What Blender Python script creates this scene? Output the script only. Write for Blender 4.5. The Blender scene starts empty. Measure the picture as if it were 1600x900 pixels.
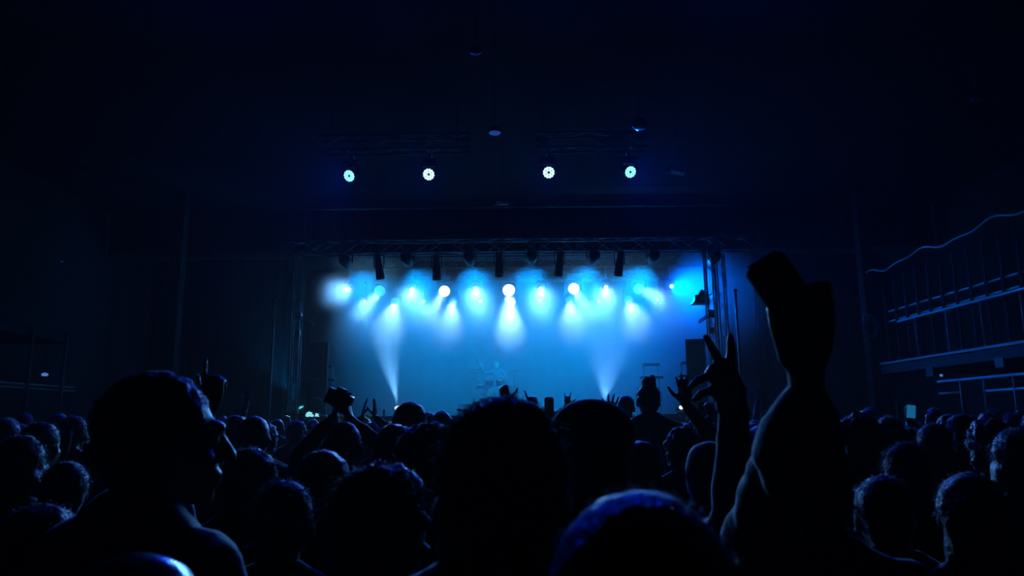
import bpy, bmesh, math, random
from mathutils import Vector, Matrix, Quaternion, noise
random.seed(11)
V = Vector
S = bpy.context.scene
COL = S.collection
PI = math.pi

# ------------------------------------------------------------------ camera
FPX = 1155.0                       # focal length in pixels of the 1600 x 900 frame
cam = bpy.data.cameras.new('camera')
CAM = bpy.data.objects.new('camera', cam)
COL.objects.link(CAM)
cam.sensor_width = 36.0
cam.lens = FPX * 36.0 / 1600.0
cam.clip_start = 0.02
cam.dof.use_dof = True
cam.dof.focus_distance = 20.0
cam.dof.aperture_fstop = 6.5
PITCH, YAW, ROLL = math.radians(10.16), math.radians(0.6), math.radians(-0.45)
CP = V((0, 0, 1.6))
MCAM = Matrix.Rotation(YAW, 4, 'Z') @ Matrix.Rotation(PI / 2 + PITCH, 4, 'X') @ Matrix.Rotation(ROLL, 4, 'Z')
CAM.matrix_world = Matrix.Translation(CP) @ MCAM
S.camera = CAM
R3 = MCAM.to_3x3()


def P(px, py, Y):
    """World point at distance Y down the hall, on the sight line of a photo pixel."""
    d = R3 @ V(((px - 800) / FPX, -(py - 450) / FPX, -1))
    return CP + d * (Y / d.y)


# ------------------------------------------------------------------ world, exposure, render behaviour
S.view_settings.view_transform = 'Standard'
S.view_settings.look = 'None'
S.view_settings.exposure = 0.0
S.view_settings.gamma = 1.0
S.view_settings.use_curve_mapping = False
wd = bpy.data.worlds.new('world')
S.world = wd
wd.use_nodes = True
wd.node_tree.nodes['Background'].inputs[0].default_value = (0, 0, 0, 1)
wd.node_tree.nodes['Background'].inputs[1].default_value = 0.0
S.cycles.volume_bounces = 0
S.cycles.max_bounces = 2
S.cycles.diffuse_bounces = 1
S.cycles.glossy_bounces = 1
S.cycles.use_light_tree = True
S.cycles.adaptive_threshold = 0.02
S.cycles.sample_clamp_indirect = 2.0

# light colours (gels)
BEAM = (0.30, 0.63, 1.0)
STAR = (0.14, 0.48, 1.0)
DEEP = (0.0, 0.31, 1.0)
NAVY = (0.0, 0.035, 1.0)
EDGE = (0.0, 0.13, 1.0)


# ------------------------------------------------------------------ materials
def mat(name, c, rough=0.6, metal=0.0, spec=0.5, sheen=0.0, var=0.25, scale=8.0, bump=0.0, coat=0.0):
    m = bpy.data.materials.new(name)
    m.use_nodes = True
    nt = m.node_tree
    b = nt.nodes['Principled BSDF']
    b.inputs['Roughness'].default_value = rough
    b.inputs['Metallic'].default_value = metal
    b.inputs['Specular IOR Level'].default_value = spec
    b.inputs['Sheen Weight'].default_value = sheen
    b.inputs['Sheen Roughness'].default_value = 0.4
    b.inputs['Coat Weight'].default_value = coat
    tc = nt.nodes.new('ShaderNodeTexCoord')
    n = nt.nodes.new('ShaderNodeTexNoise')
    n.inputs['Scale'].default_value = scale
    n.inputs['Detail'].default_value = 4
    nt.links.new(tc.outputs['Object'], n.inputs['Vector'])
    mx = nt.nodes.new('ShaderNodeMix')
    mx.data_type = 'RGBA'
    mx.inputs['A'].default_value = (*[v * (1 - var) for v in c], 1)
    mx.inputs['B'].default_value = (*[min(1, v * (1 + var)) for v in c], 1)
    nt.links.new(n.outputs['Fac'], mx.inputs['Factor'])
    nt.links.new(mx.outputs['Result'], b.inputs['Base Color'])
    if bump:
        bp = nt.nodes.new('ShaderNodeBump')
        bp.inputs['Strength'].default_value = bump
        bp.inputs['Distance'].default_value = 0.01
        nt.links.new(n.outputs['Fac'], bp.inputs['Height'])
        nt.links.new(bp.outputs['Normal'], b.inputs['Normal'])
    return m


def emit(name, c, s):
    m = bpy.data.materials.new(name)
    m.use_nodes = True
    b = m.node_tree.nodes['Principled BSDF']
    b.inputs['Base Color'].default_value = (0.05, 0.05, 0.05, 1)
    b.inputs['Emission Color'].default_value = (*c, 1)
    b.inputs['Emission Strength'].default_value = s
    return m


M = dict(
    floor=mat('floor_lino', (.02, .02, .022), .5, scale=3),
    wall=mat('wall_paint', (.035, .035, .04), .8, scale=2),
    ceil=mat('ceiling_paint', (.02, .02, .022), .9, scale=2),
    backdrop=mat('backdrop_cloth', (.02, .02, .026), .9, scale=4),
    drape=mat('black_drape', (.002, .002, .0025), .95, scale=6, spec=.0),
    deck=mat('stage_deck', (.02, .02, .022), .45, scale=5),
    alu=mat('aluminium', (.5, .5, .52), .3, metal=.9, var=.15, scale=20),
    rail=mat('rail_paint', (.8, .8, .82), .35, var=.15, scale=12),
    black=mat('black_housing', (.012, .012, .014), .4, scale=20),
    speaker=mat('speaker_grille', (.012, .012, .014), .55, scale=60, bump=.2),
    chrome=mat('chrome', (.6, .6, .62), .15, metal=1, var=.1),
    brass=mat('cymbal_brass', (.5, .38, .18), .25, metal=1, var=.1),
    shell=mat('drum_shell', (.03, .012, .012), .35),
    drumskin=mat('drum_skin', (.03, .03, .03), .5, var=.08),
    skin=mat('skin', (.16, .10, .075), .45, scale=30, var=.15),
    cloth_a=mat('dark_cotton', (.022, .022, .026), .85, sheen=.6, scale=40, bump=.3),
    cloth_b=mat('navy_cotton', (.02, .025, .045), .85, sheen=.6, scale=40, bump=.3),
    cloth_c=mat('grey_cotton', (.06, .06, .065), .85, sheen=.6, scale=40, bump=.3),
    denim=mat('denim', (.03, .035, .06), .85, scale=40),
    hair=mat('dark_hair', (.008, .006, .005), .42, spec=.6, sheen=.65, scale=90, bump=.8),
    hair_b=mat('brown_hair', (.03, .02, .013), .42, spec=.6, sheen=.7, scale=90, bump=.8),
    hair_gloss=mat('glossy_hair', (.06, .05, .045), .22, spec=.9, scale=60, bump=.2),
    leather=mat('glossy_leather', (.02, .02, .022), .25, spec=.8, scale=30),
    phone=mat('phone_case', (.01, .01, .012), .25, var=.1),
    slat=mat('dark_slat', (.003, .003, .0035), .8, spec=.1),
    glass=mat('phone_glass', (.004, .004, .005), .08, spec=.6, var=.1),
    skirt=mat('stage_skirt', (.008, .008, .009), .9),
    lens_white=emit('lamp_white', (1, .98, .98), 2.0),
    lens_star=emit('lamp_star', (.75, 1, 1), 2.2),
    lens_cyan=emit('lamp_cyan', (.07, .72, .80), 1.0),
    led=emit('led_cell', (.28, .9, 1.0), 1.3),
    led_white=emit('led_cell_white', (.62, 1.0, 1.0), 1.3),
    screen=emit('phone_screen', (.01, .18, .42), .6),
    tell=emit('indicator', (.12, .35, .9), .5),
    dim_tell=emit('dim_indicator', (.03, .12, .6), .35),
)


# ------------------------------------------------------------------ mesh building
class MB:
    def __init__(s):
        s.v, s.f = [], []

    def add(s, vs, fs):
        o = len(s.v)
        s.v += [tuple(q) for q in vs]
        s.f += [tuple(i + o for i in q) for q in fs]
        return s

    def box(s, c, d, rot=None):
        c = V(c)
        vs = []
        for z in (-.5, .5):
            for x, y in ((-.5, -.5), (.5, -.5), (.5, .5), (-.5, .5)):
                q = V((x * d[0], y * d[1], z * d[2]))
                vs.append(c + (rot @ q if rot else q))
        return s.add(vs, [(3, 2, 1, 0), (4, 5, 6, 7), (0, 1, 5, 4), (1, 2, 6, 5), (2, 3, 7, 6), (3, 0, 4, 7)])

    def bbox(s, a, b):
        a, b = V(a), V(b)
        return s.box((a + b) / 2, b - a)

    def tube(s, pts, rad, n=8, rnd=False, sq=1.0, up=None):
        """Tube along points with a radius per point; rnd closes it with domes; sq flattens it along `up`."""
        pts = [V(p) for p in pts]
        rad = list(rad) if hasattr(rad, '__iter__') else [rad] * len(pts)
        if rnd:
            d0, d1 = (pts[0] - pts[1]).normalized(), (pts[-1] - pts[-2]).normalized()
            a, b, ra, rb = pts[0], pts[-1], rad[0], rad[-1]
            pts = [a + d0 * ra * .98, a + d0 * ra * .7] + pts + [b + d1 * rb * .7, b + d1 * rb * .98]
            rad = [ra * .2, ra * .7] + rad + [rb * .7, rb * .2]
        rings = []
        m = len(pts)
        side = None
        for i, p in enumerate(pts):
            t = (pts[min(i + 1, m - 1)] - pts[max(i - 1, 0)])
            t = t.normalized() if t.length > 1e-9 else V((0, 0, 1))
            ref = V(up) if up is not None else (side if side is not None else (V((0, 0, 1)) if abs(t.z) < .9 else V((1, 0, 0))))
            if up is None and side is not None:
                a = (side - t * side.dot(t))
                a = a.normalized() if a.length > 1e-6 else t.orthogonal().normalized()
            else:
                a = ref - t * ref.dot(t)
                a = a.normalized() if a.length > 1e-6 else t.orthogonal().normalized()
            side = a
            b = t.cross(a)
            rings.append([p + a * (math.cos(2 * PI * k / n) * rad[i] * sq) + b * (math.sin(2 * PI * k / n) * rad[i]) for k in range(n)])
        vs = [q for r in rings for q in r]
        fs = []
        for i in range(m - 1):
            for k in range(n):
                k2 = (k + 1) % n
                fs.append((i * n + k, i * n + k2, (i + 1) * n + k2, (i + 1) * n + k))
        fs.append(tuple(range(n - 1, -1, -1)))
        fs.append(tuple((m - 1) * n + k for k in range(n)))
        return s.add(vs, fs)

    def cone(s, a, b, ra, rb, n=10):
        return s.tube([a, b], [ra, rb], n, rnd=True)

    def ell(s, c, r, rot=None, seg=14, rings=9):
        c = V(c)
        vs, fs = [], []
        vs.append(c + (rot @ V((0, 0, r[2])) if rot else V((0, 0, r[2]))))
        for i in range(1, rings):
            th = PI * i / rings
            for k in range(seg):
                a = 2 * PI * k / seg
                q = V((math.sin(th) * math.cos(a) * r[0], math.sin(th) * math.sin(a) * r[1], math.cos(th) * r[2]))
                vs.append(c + (rot @ q if rot else q))
        vs.append(c + (rot @ V((0, 0, -r[2])) if rot else V((0, 0, -r[2]))))
        L = len(vs) - 1
        for k in range(seg):
            k2 = (k + 1) % seg
            fs.append((0, 1 + k, 1 + k2))
            for i in range(rings - 2):
                fs.append((1 + i * seg + k, 1 + (i + 1) * seg + k, 1 + (i + 1) * seg + k2, 1 + i * seg + k2))
            fs.append((L, 1 + (rings - 2) * seg + k2, 1 + (rings - 2) * seg + k))
        return s.add(vs, fs)

    def lathe(s, prof, n=20, org=(0, 0, 0), rot=None):
        """Solid of revolution about local z: prof = [(radius, z), ...]; ends are capped."""
        org = V(org)
        vs, fs = [], []
        for r, z in prof:
            for k in range(n):
                q = V((r * math.cos(2 * PI * k / n), r * math.sin(2 * PI * k / n), z))
                vs.append(org + (rot @ q if rot else q))
        m = len(prof)
        for i in range(m - 1):
            for k in range(n):
                k2 = (k + 1) % n
                fs.append((i * n + k, i * n + k2, (i + 1) * n + k2, (i + 1) * n + k))
        fs.append(tuple(range(n - 1, -1, -1)))
        fs.append(tuple((m - 1) * n + k for k in range(n)))
        return s.add(vs, fs)

    def mesh(s, name, m=None, smooth=False):
        me = bpy.data.meshes.new(name)
        me.from_pydata(s.v, [], s.f)
        bm = bmesh.new()
        bm.from_mesh(me)
        bmesh.ops.recalc_face_normals(bm, faces=bm.faces)
        bm.to_mesh(me)
        bm.free()
        if smooth:
            me.polygons.foreach_set('use_smooth', [True] * len(me.polygons))
        if m:
            me.materials.append(M[m] if isinstance(m, str) else m)
        return me

    def build(s, name, m=None, parent=None, smooth=False, loc=None):
        return link(name, s.mesh(name, m, smooth), parent, loc)


def link(name, data, parent=None, loc=None):
    o = bpy.data.objects.new(name, data)
    COL.objects.link(o)
    if parent:
        o.parent = parent
    if loc is not None:
        o.location = loc
    return o


def tag(o, label=None, cat=None, group=None, kind=None):
    for k, v in (('label', label), ('category', cat), ('group', group), ('kind', kind)):
        if v:
            o[k] = v
    return o


def thing(name, label, cat, loc=(0, 0, 0), rz=0, group=None):
    o = link(name, None, None, loc)
    o.empty_display_size = .1
    o.rotation_euler = (0, 0, rz)
    return tag(o, label, cat, group)


def struct(name, mb, m, parent=None):
    o = mb.build(name, m, parent)
    o['kind'] = 'structure'
    return o


JOBS = []


def remesh(mb, voxel, name, m, it=3, amp=0.0, fr=30.0, seed=0, keep=1.0):
    """Fuses the overlapping volumes of mb into one continuous skin and smooths it; the work is done in flush()."""
    me = mb.mesh(name)
    o = bpy.data.objects.new('tmp', me)
    r = o.modifiers.new('r', 'REMESH')
    r.mode = 'VOXEL'
    r.voxel_size = voxel
    if it:
        sm = o.modifiers.new('s', 'SMOOTH')
        sm.factor = .5
        sm.iterations = it
    if amp:
        tx = bpy.data.textures.new('lumps', 'CLOUDS')
        tx.noise_scale = 1.0 / fr
        tx.noise_depth = 1
        dm = o.modifiers.new('d', 'DISPLACE')
        dm.texture = tx
        dm.strength = amp * 3.0
        dm.mid_level = .5
    if keep < 1:
        dc = o.modifiers.new('c', 'DECIMATE')
        dc.ratio = keep
    hold = bpy.data.meshes.new(name)
    JOBS.append((hold, o, me, name, m))
    return hold


def flush():
    for hold, o, me, name, m in JOBS:
        COL.objects.link(o)
    dg = bpy.context.evaluated_depsgraph_get()
    for hold, o, me, name, m in JOBS:
        out = bpy.data.meshes.new_from_object(o.evaluated_get(dg))
        out.polygons.foreach_set('use_smooth', [True] * len(out.polygons))
        out.materials.clear()
        out.materials.append(M[m] if isinstance(m, str) else m)
        hold.user_remap(out)
        bpy.data.meshes.remove(hold)
        out.name = name
    for hold, o, me, name, m in JOBS:
        bpy.data.objects.remove(o)
        bpy.data.meshes.remove(me)
    JOBS.clear()


def aim(d, up='Y'):
    """Rotation that turns local -Z to direction d."""
    return V(d).to_track_quat('-Z', up)


def spot(parent, p, d, power, color, ang, blend=.5, size=.06, name='lamp_light'):
    l = bpy.data.lights.new(name, 'SPOT')
    l.energy = power
    l.color = color
    l.spot_size = math.radians(ang)
    l.spot_blend = blend
    l.shadow_soft_size = size
    o = link(name, l, parent, p)
    o.rotation_mode = 'QUATERNION'
    o.rotation_quaternion = aim(d)
    return o


# ------------------------------------------------------------------ the hall
CEIL = 7.7
struct('floor', MB().bbox((-12, -6, -.1), (12, 30, 0)), 'floor')
struct('ceiling', MB().bbox((-12, -6, CEIL), (12, 30, CEIL + .1)), 'ceil')
struct('wall_left', MB().bbox((-12.2, -6, 0), (-12, 30, CEIL)), 'wall')
struct('wall_right', MB().bbox((12, -6, 0), (12.2, 30, CEIL)), 'wall')
struct('wall_back', MB().bbox((-12.2, 30, 0), (12.2, 30.2, CEIL)), 'wall')
struct('wall_rear', MB().bbox((-12.2, -6.2, 0), (12.2, -6, CEIL)), 'wall')
for sx in (-1, 1):
    struct('trim_%d' % (1 if sx < 0 else 2), MB().bbox((sx * 9.05 - .15, 18.9, 0), (sx * 9.05 + .15, 19.2, CEIL)), 'ceil')


def curtain(name, x0, x1, y, z0, z1, m, label, cat='curtain', pleat=.09, period=.32, n=None, group=None):
    """Hanging cloth with pleats and thickness."""
    n = n or max(8, int((x1 - x0) / period * 6))
    vs, fs = [], []
    for i in range(n + 1):
        x = x0 + (x1 - x0) * i / n
        yy = y + math.sin((x - x0) * 2 * PI / period) * pleat * .5 + math.sin(x * 3.3) * pleat * .25
        for z in (z0, z1):
            vs.append((x, yy, z))
            vs.append((x, yy + .02, z))
    for i in range(n):
        a, b = i * 4, (i + 1) * 4
        fs += [(a, b, b + 2, a + 2), (b + 1, a + 1, a + 3, b + 3), (a, a + 1, b + 1, b), (a + 2, b + 2, b + 3, a + 3)]
    fs += [(0, 2, 3, 1), (n * 4, n * 4 + 1, n * 4 + 3, n * 4 + 2)]
    return tag(MB().add(vs, fs).build(name, m, smooth=True), label, cat, group)


STAGE = 1.74
curtain('backdrop', -8.5, 8.5, 29.3, STAGE, CEIL - .05, 'backdrop', 'wide cloth backdrop across the rear of the blue-lit stage', 'backdrop', pleat=.02, period=.6)
curtain('border_curtain', -11.9, 11.9, 20.75, 6.42, CEIL - .02, 'drape', 'black border drape hanging above the stage opening from the ceiling', pleat=.06)
curtain('leg_curtain', -11.9, -7.5, 23.4, 0.02, 6.8, 'drape', 'black side drape masking the wing left of the stage')
curtain('leg_curtain', 7.5, 11.9, 23.4, 0.02, 6.8, 'drape', 'black side drape masking the wing right of the stage')

# the stage: deck boards and skirt panels
stg = thing('stage', 'raised black concert stage with panelled skirt behind the crowd', 'stage')
for i in range(7):
    for j in range(4):
        MB().bbox((-7 + 2 * i + .004, 20 + 2.3 * j + .004, STAGE - .1), (-5 + 2 * i - .004, 22.3 + 2.3 * j - .004, STAGE)).build('deck_panel', 'deck', stg)
for i in range(7):
    MB().bbox((-7 + 2 * i + .01, 20.0, .01), (-5 + 2 * i - .01, 20.03, STAGE - .1)).build('skirt_panel', 'skirt', stg)
for i in range(8):
    for j in range(5):
        MB().tube([(-6.97 + i * 1.99, 20.1 + j * 2.27, 0), (-6.97 + i * 1.99, 20.1 + j * 2.27, STAGE - .1)], .04, 6).build('leg', 'alu', stg)


# ------------------------------------------------------------------ trusses
def truss(name, a, b, w, label, cat='truss', step=.5, group=None, m='alu'):
    a, b = V(a), V(b)
    t = thing(name, label, cat, a, group=group)
    d = (b - a)
    L = d.length
    d.normalize()
    u = (V((0, 0, 1)) if abs(d.z) < .9 else V((0, 1, 0)))
    u = (u - d * u.dot(d)).normalized()
    s = d.cross(u)
    cs = [(u * i + s * j) * (w / 2) for i, j in ((1, 1), (1, -1), (-1, -1), (-1, 1))]
    for c in cs:
        MB().tube([c, c + d * L], .024, 8).build('chord', m, t, True)
    br = MB()
    n = max(1, int(L / step))
    for k in range(n):
        for q in range(4):
            c0, c1 = cs[q], cs[(q + 1) % 4]
            if k % 2:
                c0, c1 = c1, c0
            br.tube([c0 + d * (L * k / n), c1 + d * (L * (k + 1) / n)], .011, 5)
    tag(br.build('bracing', m, t, True), kind='stuff')
    return t


TZ = 6.42
truss('stage_truss', (-6.6, 20.25, TZ), (6.6, 20.25, TZ), .36, 'long aluminium truss across the stage front carrying the hanging dark lamps')
truss('rear_truss', (-5.6, 25.25, 7.0), (5.6, 25.25, 7.0), .34, 'aluminium truss over mid stage carrying the upper row of lit lamps')
truss('rear_truss', (-5.4, 27.25, 6.92), (5.4, 27.25, 6.92), .34, 'aluminium truss at the rear of stage carrying the lower row of lit lamps')
FTZ = P(857, 238, 14).z + .2
truss('front_truss', (P(500, 238, 14).x, 14.0, FTZ), (P(735, 238, 14).x, 14.0, FTZ), .3, 'short aluminium truss over the crowd with the two lamps left of centre')
truss('front_truss', (P(836, 238, 14).x, 14.0, FTZ), (P(1010, 238, 14).x, 14.0, FTZ), .3, 'short aluminium truss over the crowd with the two lamps right of centre')
# truss hangers
for x, y, z in ((-6, 20.25, TZ + .2), (0, 20.25, TZ + .2), (6, 20.25, TZ + .2), (-5, 25.25, 7.17), (5, 25.25, 7.17), (-5, 27.25, 7.09), (5, 27.25, 7.09),
                (P(520, 238, 14).x, 14, FTZ + .15), (P(715, 238, 14).x, 14, FTZ + .15), (P(850, 238, 14).x, 14, FTZ + .15), (P(995, 238, 14).x, 14, FTZ + .15)):
    if CEIL - z > .05:
        tag(MB().tube([(x, y - .15 if y < 15 else y - .18 if y < 21 else y - .17, z - .05), (x, y - .15 if y < 15 else y - .18 if y < 21 else y - .17, CEIL)], .012, 6).build('hanging_chain', 'black'), 'thin dark chain holding up a lighting truss', 'chain', 'truss hanging chains')

for px, dep, lab in ((465, 20.0, 'aluminium truss tower standing at the left edge of the stage'),
                     (1112, 20.0, 'brightly lit aluminium truss tower at the right edge of the stage'),
                     (1129, 20.9, 'second truss tower just outside the bright one at stage right')):
    x = P(px, 560, dep).x
    t = truss('truss_tower', (x, dep - .25, 0.04), (x, dep - .25, 6.2), .22, lab, 'truss tower', .42)
    MB().box((0, 0, -.02), (.6, .4, .04)).build('base_plate', 'black', t)
for px, dep, y0, lab in ((429, 19.9, 470, 'thin dark pole left of the left truss tower'), (1149, 19.9, 455, 'thin pole with bright edge right of the truss towers')):
    p = P(px, y0, dep)
    t = thing('lighting_pole', lab, 'pole', (p.x, dep, 0))
    MB().tube([(0, 0, .03), (0, 0, p.z)], .035, 10).build('tube', 'alu', t, True)
    MB().lathe([(.28, 0), (.28, .02), (.06, .05)], 16).build('base_plate', 'black', t)
    MB().lathe([(.05, -.02), (.06, .02), (.03, .06)], 10, (0, 0, p.z)).build('end_cap', 'chrome', t, True)
for side, px, a, b in ((-1, 465, (466, 494), (491, 508)), (1, 1112, (1111, 490), (1092, 503))):
    A, B = P(a[0], a[1], 19.62), P(b[0], b[1], 19.62)
    t = thing('outrigger_arm', 'lit double-tube bracket on the %s truss tower' % ('left' if side < 0 else 'bright right'), 'bracket', A)
    for dz in (.03, -.03):
        MB().tube([V((0, 0, dz)), B - A + V((0, 0, dz))], .02, 8).build('tube', 'alu', t, True)
    MB().box((0, .03, 0), (.16, .12, .2)).build('clamp', 'chrome', t)
    MB().box((0, .03, -.45), (.12, .12, .16)).build('clamp', 'chrome', t)
    MB().box((0, .06, -.22), (.03, .03, .5)).build('clamp_bar', 'alu', t)


# ------------------------------------------------------------------ lamps
def head_rot(d):
    return aim(d)


def fixture(name, p, d, R, style, label, cat, group, lens, light=None, hang=True, mount=None):
    """A moving lamp: base, yoke, turning head with a lens; pivot at p, beam direction d, lens radius R."""
    d = V(d).normalized()
    t = thing(name, label, cat, p, group=group)
    sg = 1 if hang else -1
    pan = math.atan2(d.x, -d.y)
    if not hang:
        t.location.z = STAGE + ((1.35 * 1.12 if style == 'wash' else 2.15 * 1.12) + .88) * R
    if style == 'profile':
        L = R * 6.2
        MB().lathe([(R * .5, L * .52), (R * .78, L * .5), (R * .82, L * .12), (R * .95, L * .1), (R, -L * .3), (R * 1.06, -L * .31), (R * 1.06, -L * .48), (R * .9, -L * .5)], 18).build('barrel', 'black', t, True)
        h = t.children[-1]
        h.rotation_mode = 'QUATERNION'
        h.rotation_quaternion = head_rot(d)
        MB().lathe([(R * .85, -L * .485), (R * .85, -L * .505)], 18).build('lens', lens, h)
        y = MB()
        for q in (-1, 1):
            y.box((q * R * 1.2, 0, L * .2), (.02, .05, L * .5))
        y.box((0, 0, L * .45), (R * 2.45, .05, .02))
        y.tube([(0, 0, L * .45), (0, 0, L * .62)], .02, 8)
        y.build('yoke', 'black', t)
        if mount:
            MB().bbox((-.04, -.04, L * .6), (.04, .04, max(L * .66, mount - p.z))).build('clamp', 'alu', t)
            MB().bbox((-.03, -.24, mount - p.z - .04), (.03, .24, mount - p.z + .02)).build('mounting_bar', 'alu', t)
    else:
        if style == 'wash':
            prof = [(R * .45, R * 1.15), (R * .8, R * 1.05), (R * 1.05, R * .5), (R * 1.12, 0), (R * 1.12, -R * .55), (R * 1.02, -R * .58), (R * 1.02, -R * .5)]
            face = -R * .5
            cl = R * 1.35
        else:
            prof = [(R * .9, R * 2.6), (R * 1.7, R * 2.4), (R * 1.85, R * .6), (R * 1.6, -R * .8), (R * 1.25, -R * 2.3), (R * 1.12, -R * 2.35), (R * 1.12, -R * 2.2)]
            face = -R * 2.2
            cl = R * 2.15
        h = MB().lathe(prof, 22).build('head', 'black', t, True)
        h.rotation_mode = 'QUATERNION'
        h.rotation_quaternion = head_rot(d)
        fins = MB()
        bz = prof[1][1]
        for k in range(5):
            fins.box(((k - 2) * R * .3, 0, bz + R * .02), (R * .06, prof[1][0] * 1.1, R * .3))
        fins.build('cooling_fin', 'black', h)
        if style == 'wash' and lens in ('led', 'led_white'):
            cells = [(0, 0, .12, 'black')] + [(R * .42, 2 * PI * k / 6, .21, lens) for k in range(6)] + [(R * .80, 2 * PI * (k + .5) / 12, .215, lens) for k in range(12)]
            for rr, aa, cr, ml in cells:
                MB().lathe([(R * cr, face + .012), (R * cr, face - .012), (R * cr * .55, face - .022)], 10, (rr * math.cos(aa), rr * math.sin(aa), 0)).build('led_lens', ml, h, True)
        else:
            MB().lathe([(R, face + .02), (R, face - .012), (R * .6, face - .03)], 24).build('lens', lens, h, True)
        # yoke arms follow the pan, base hangs from the truss
        y = MB()
        rz = Matrix.Rotation(pan, 3, 'Z')
        top = cl * 1.12
        for q in (-1, 1):
            y.box(rz @ V((q * cl, 0, sg * top * .45)), (R * .26, R * .5, top * 1.15), rz)
        y.box(V((0, 0, sg * top)), (cl * 2.26, R * .55, R * .3), rz)
        y.build('yoke', 'black', t)
        MB().box((0, 0, sg * (top + R * .5)), (cl * 1.7, cl * 1.5, R * .75)).build('base', 'black', t)
        if hang:
            z0 = top + R * .86
            MB().bbox((-.03, -.03, z0 - .01), (.03, .03, max(z0 + .05, (mount or p.z) - p.z))).build('clamp', 'alu', t)
            if mount:
                MB().bbox((-.03, -.24, mount - p.z - .04), (.03, .24, mount - p.z + .02)).build('mounting_bar', 'alu', t)
            MB().lathe([(cl * .7, -.004), (cl * .7, .004)], 16, (0, 0, top + R * .1)).build('collar', 'chrome', t, True)
    if light:
        power, color, ang, blend = light
        off = R * 2.6 if style == 'beam' else (R * 3.3 if style == 'profile' else R * .75)
        spot(t, d * off, d, power, color, ang, blend, size=min(R * .8, .12))
    return t


MOUNT = 6.82
HF = 21.2                                   # front face of the dense stage haze


def to(p, ex, ey, dep=HF):
    return P(ex, ey, dep) - p


# upper row of star-bright beam lamps, aimed into the hall
star_u = [(545, 452, (524, 457)), (644, 451, (642, 480)), (743, 450, (745, 480)), (845, 450, (846, 480)), (947, 448, (945, 482)), (1047, 447, (1122, 458))]
words = ['first', 'second', 'third', 'fourth', 'fifth', 'sixth', 'seventh']
for i, (x, y, d) in enumerate(star_u):
    fixture('beam_lamp', P(x, y, 25.25), to(P(x, y, 25.25), *d), .075, 'beam', '%s star-bright small lamp from the left, upper row above stage' % words[i], 'stage lamp', 'upper beam lamps', 'lens_star', ((5000, STAR, 22, 1.0), (5500, STAR, 25, 1.0), (5500, STAR, 25, 1.0), (5500, STAR, 25, 1.0), (5500, STAR, 25, 1.0), (7500, EDGE, 52, 1.0))[i], mount=MOUNT)
# upper row of big wash lamps
wash_u = [(594, 454, (560, 492), 'lens_cyan'), (695, 454, (668, 500), 'lens_white'), (795, 452, (795, 520), 'lens_white'), (896, 450, (922, 495), 'lens_white'), (997, 451, (1038, 468), 'lens_cyan')]
tone = ['turquoise', 'white-hot', 'largest white-hot', 'speckled white', 'turquoise']
for i, (x, y, d, l) in enumerate(wash_u):
    fixture('wash_lamp', P(x, y, 25.25), to(P(x, y, 25.25), *d), .195 if i != 2 else .215, 'wash', '%s round wash lamp, %s from the left in upper row above stage' % (tone[i], words[i]), 'stage lamp', 'upper wash lamps', l, (3600 if i != 2 else 4800, BEAM, 10 if i != 2 else 14, .7), mount=6.82)
MOUNT = 6.74
star_l = [(570, 470, (556, 514)), (661, 470, (660, 514)), (751, 470, (756, 514)), (844, 469, (848, 514)), (936, 469, (938, 514)), (1027, 468, (1044, 492))]
for i, (x, y, d) in enumerate(star_l):
    fixture('beam_lamp', P(x, y, 27.25), to(P(x, y, 27.25), *d), .06, 'beam', '%s small bright lamp from the left, lower row at stage rear' % words[i], 'stage lamp', 'lower beam lamps', 'lens_star', (6000, STAR, 22, 1.0), mount=MOUNT)
wash_l = [(617, 471, (607, 520)), (708, 471, (700, 520)), (799, 471, (797, 528)), (890, 469, (897, 518)), (982, 468, (997, 514))]
for i, (x, y, d) in enumerate(wash_l):
    fixture('wash_lamp', P(x, y, 27.25), to(P(x, y, 27.25), *d), .16, 'wash', '%s turquoise wash lamp from the left, lower row at stage rear' % words[i], 'stage lamp', 'lower wash lamps', 'lens_white' if i == 2 else 'lens_cyan', (4400, BEAM, 11, .5), mount=6.74)
# dark lamps hanging from the stage truss, aimed upstage
for i, (x, y) in enumerate([(541, 410), (637, 407), (734, 405), (831, 403), (927, 403), (1020, 402), (1116, 403)]):
    p = P(x, y, 20.25)
    fixture('moving_head_lamp', p, ((795 - x) * .004, 6, -2.6), .085, 'beam', '%s dark round moving lamp from the left on stage truss' % words[i], 'stage lamp', 'dark moving lamps', 'glass', (11000 if i < 4 else 14500, EDGE if i == 6 else DEEP, 68, .9), mount=TZ - .19)
for i, (x, y, dx) in enumerate([(592, 417, .12), (682, 418, .02), (780, 413, .0), (874, 412, -.10), (968, 412, -.12)]):
    fixture('profile_lamp', P(x, y, 20.25), (dx, .25, -1), .115, 'profile', '%s long dark barrel lamp from the left on stage truss' % words[i], 'stage lamp', 'dark barrel lamps', 'glass', (1100 if i < 3 else 1700, DEEP, 85, .8), mount=TZ - .19)
# LED lamps on the front trusses
for i, (x, y, d, l, pw) in enumerate([(548, 274, (-1.7, -4.8, -2.7), 'led', 800), (671, 272, (-.7, -5.5, -2.6), 'led_white', 260), (857, 269, (.25, -5.5, -2.6), 'led_white', 260), (983, 268, (1.6, -4.8, -2.7), 'led', 900)]):
    fixture('led_wash_lamp', P(x, y, 14.0), d, .115, 'wash', '%s petal-faced LED lamp from the left, high over the crowd' % words[i], 'stage lamp', 'front LED lamps', l, (pw, NAVY, 110, .9), mount=FTZ - .16)
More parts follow.
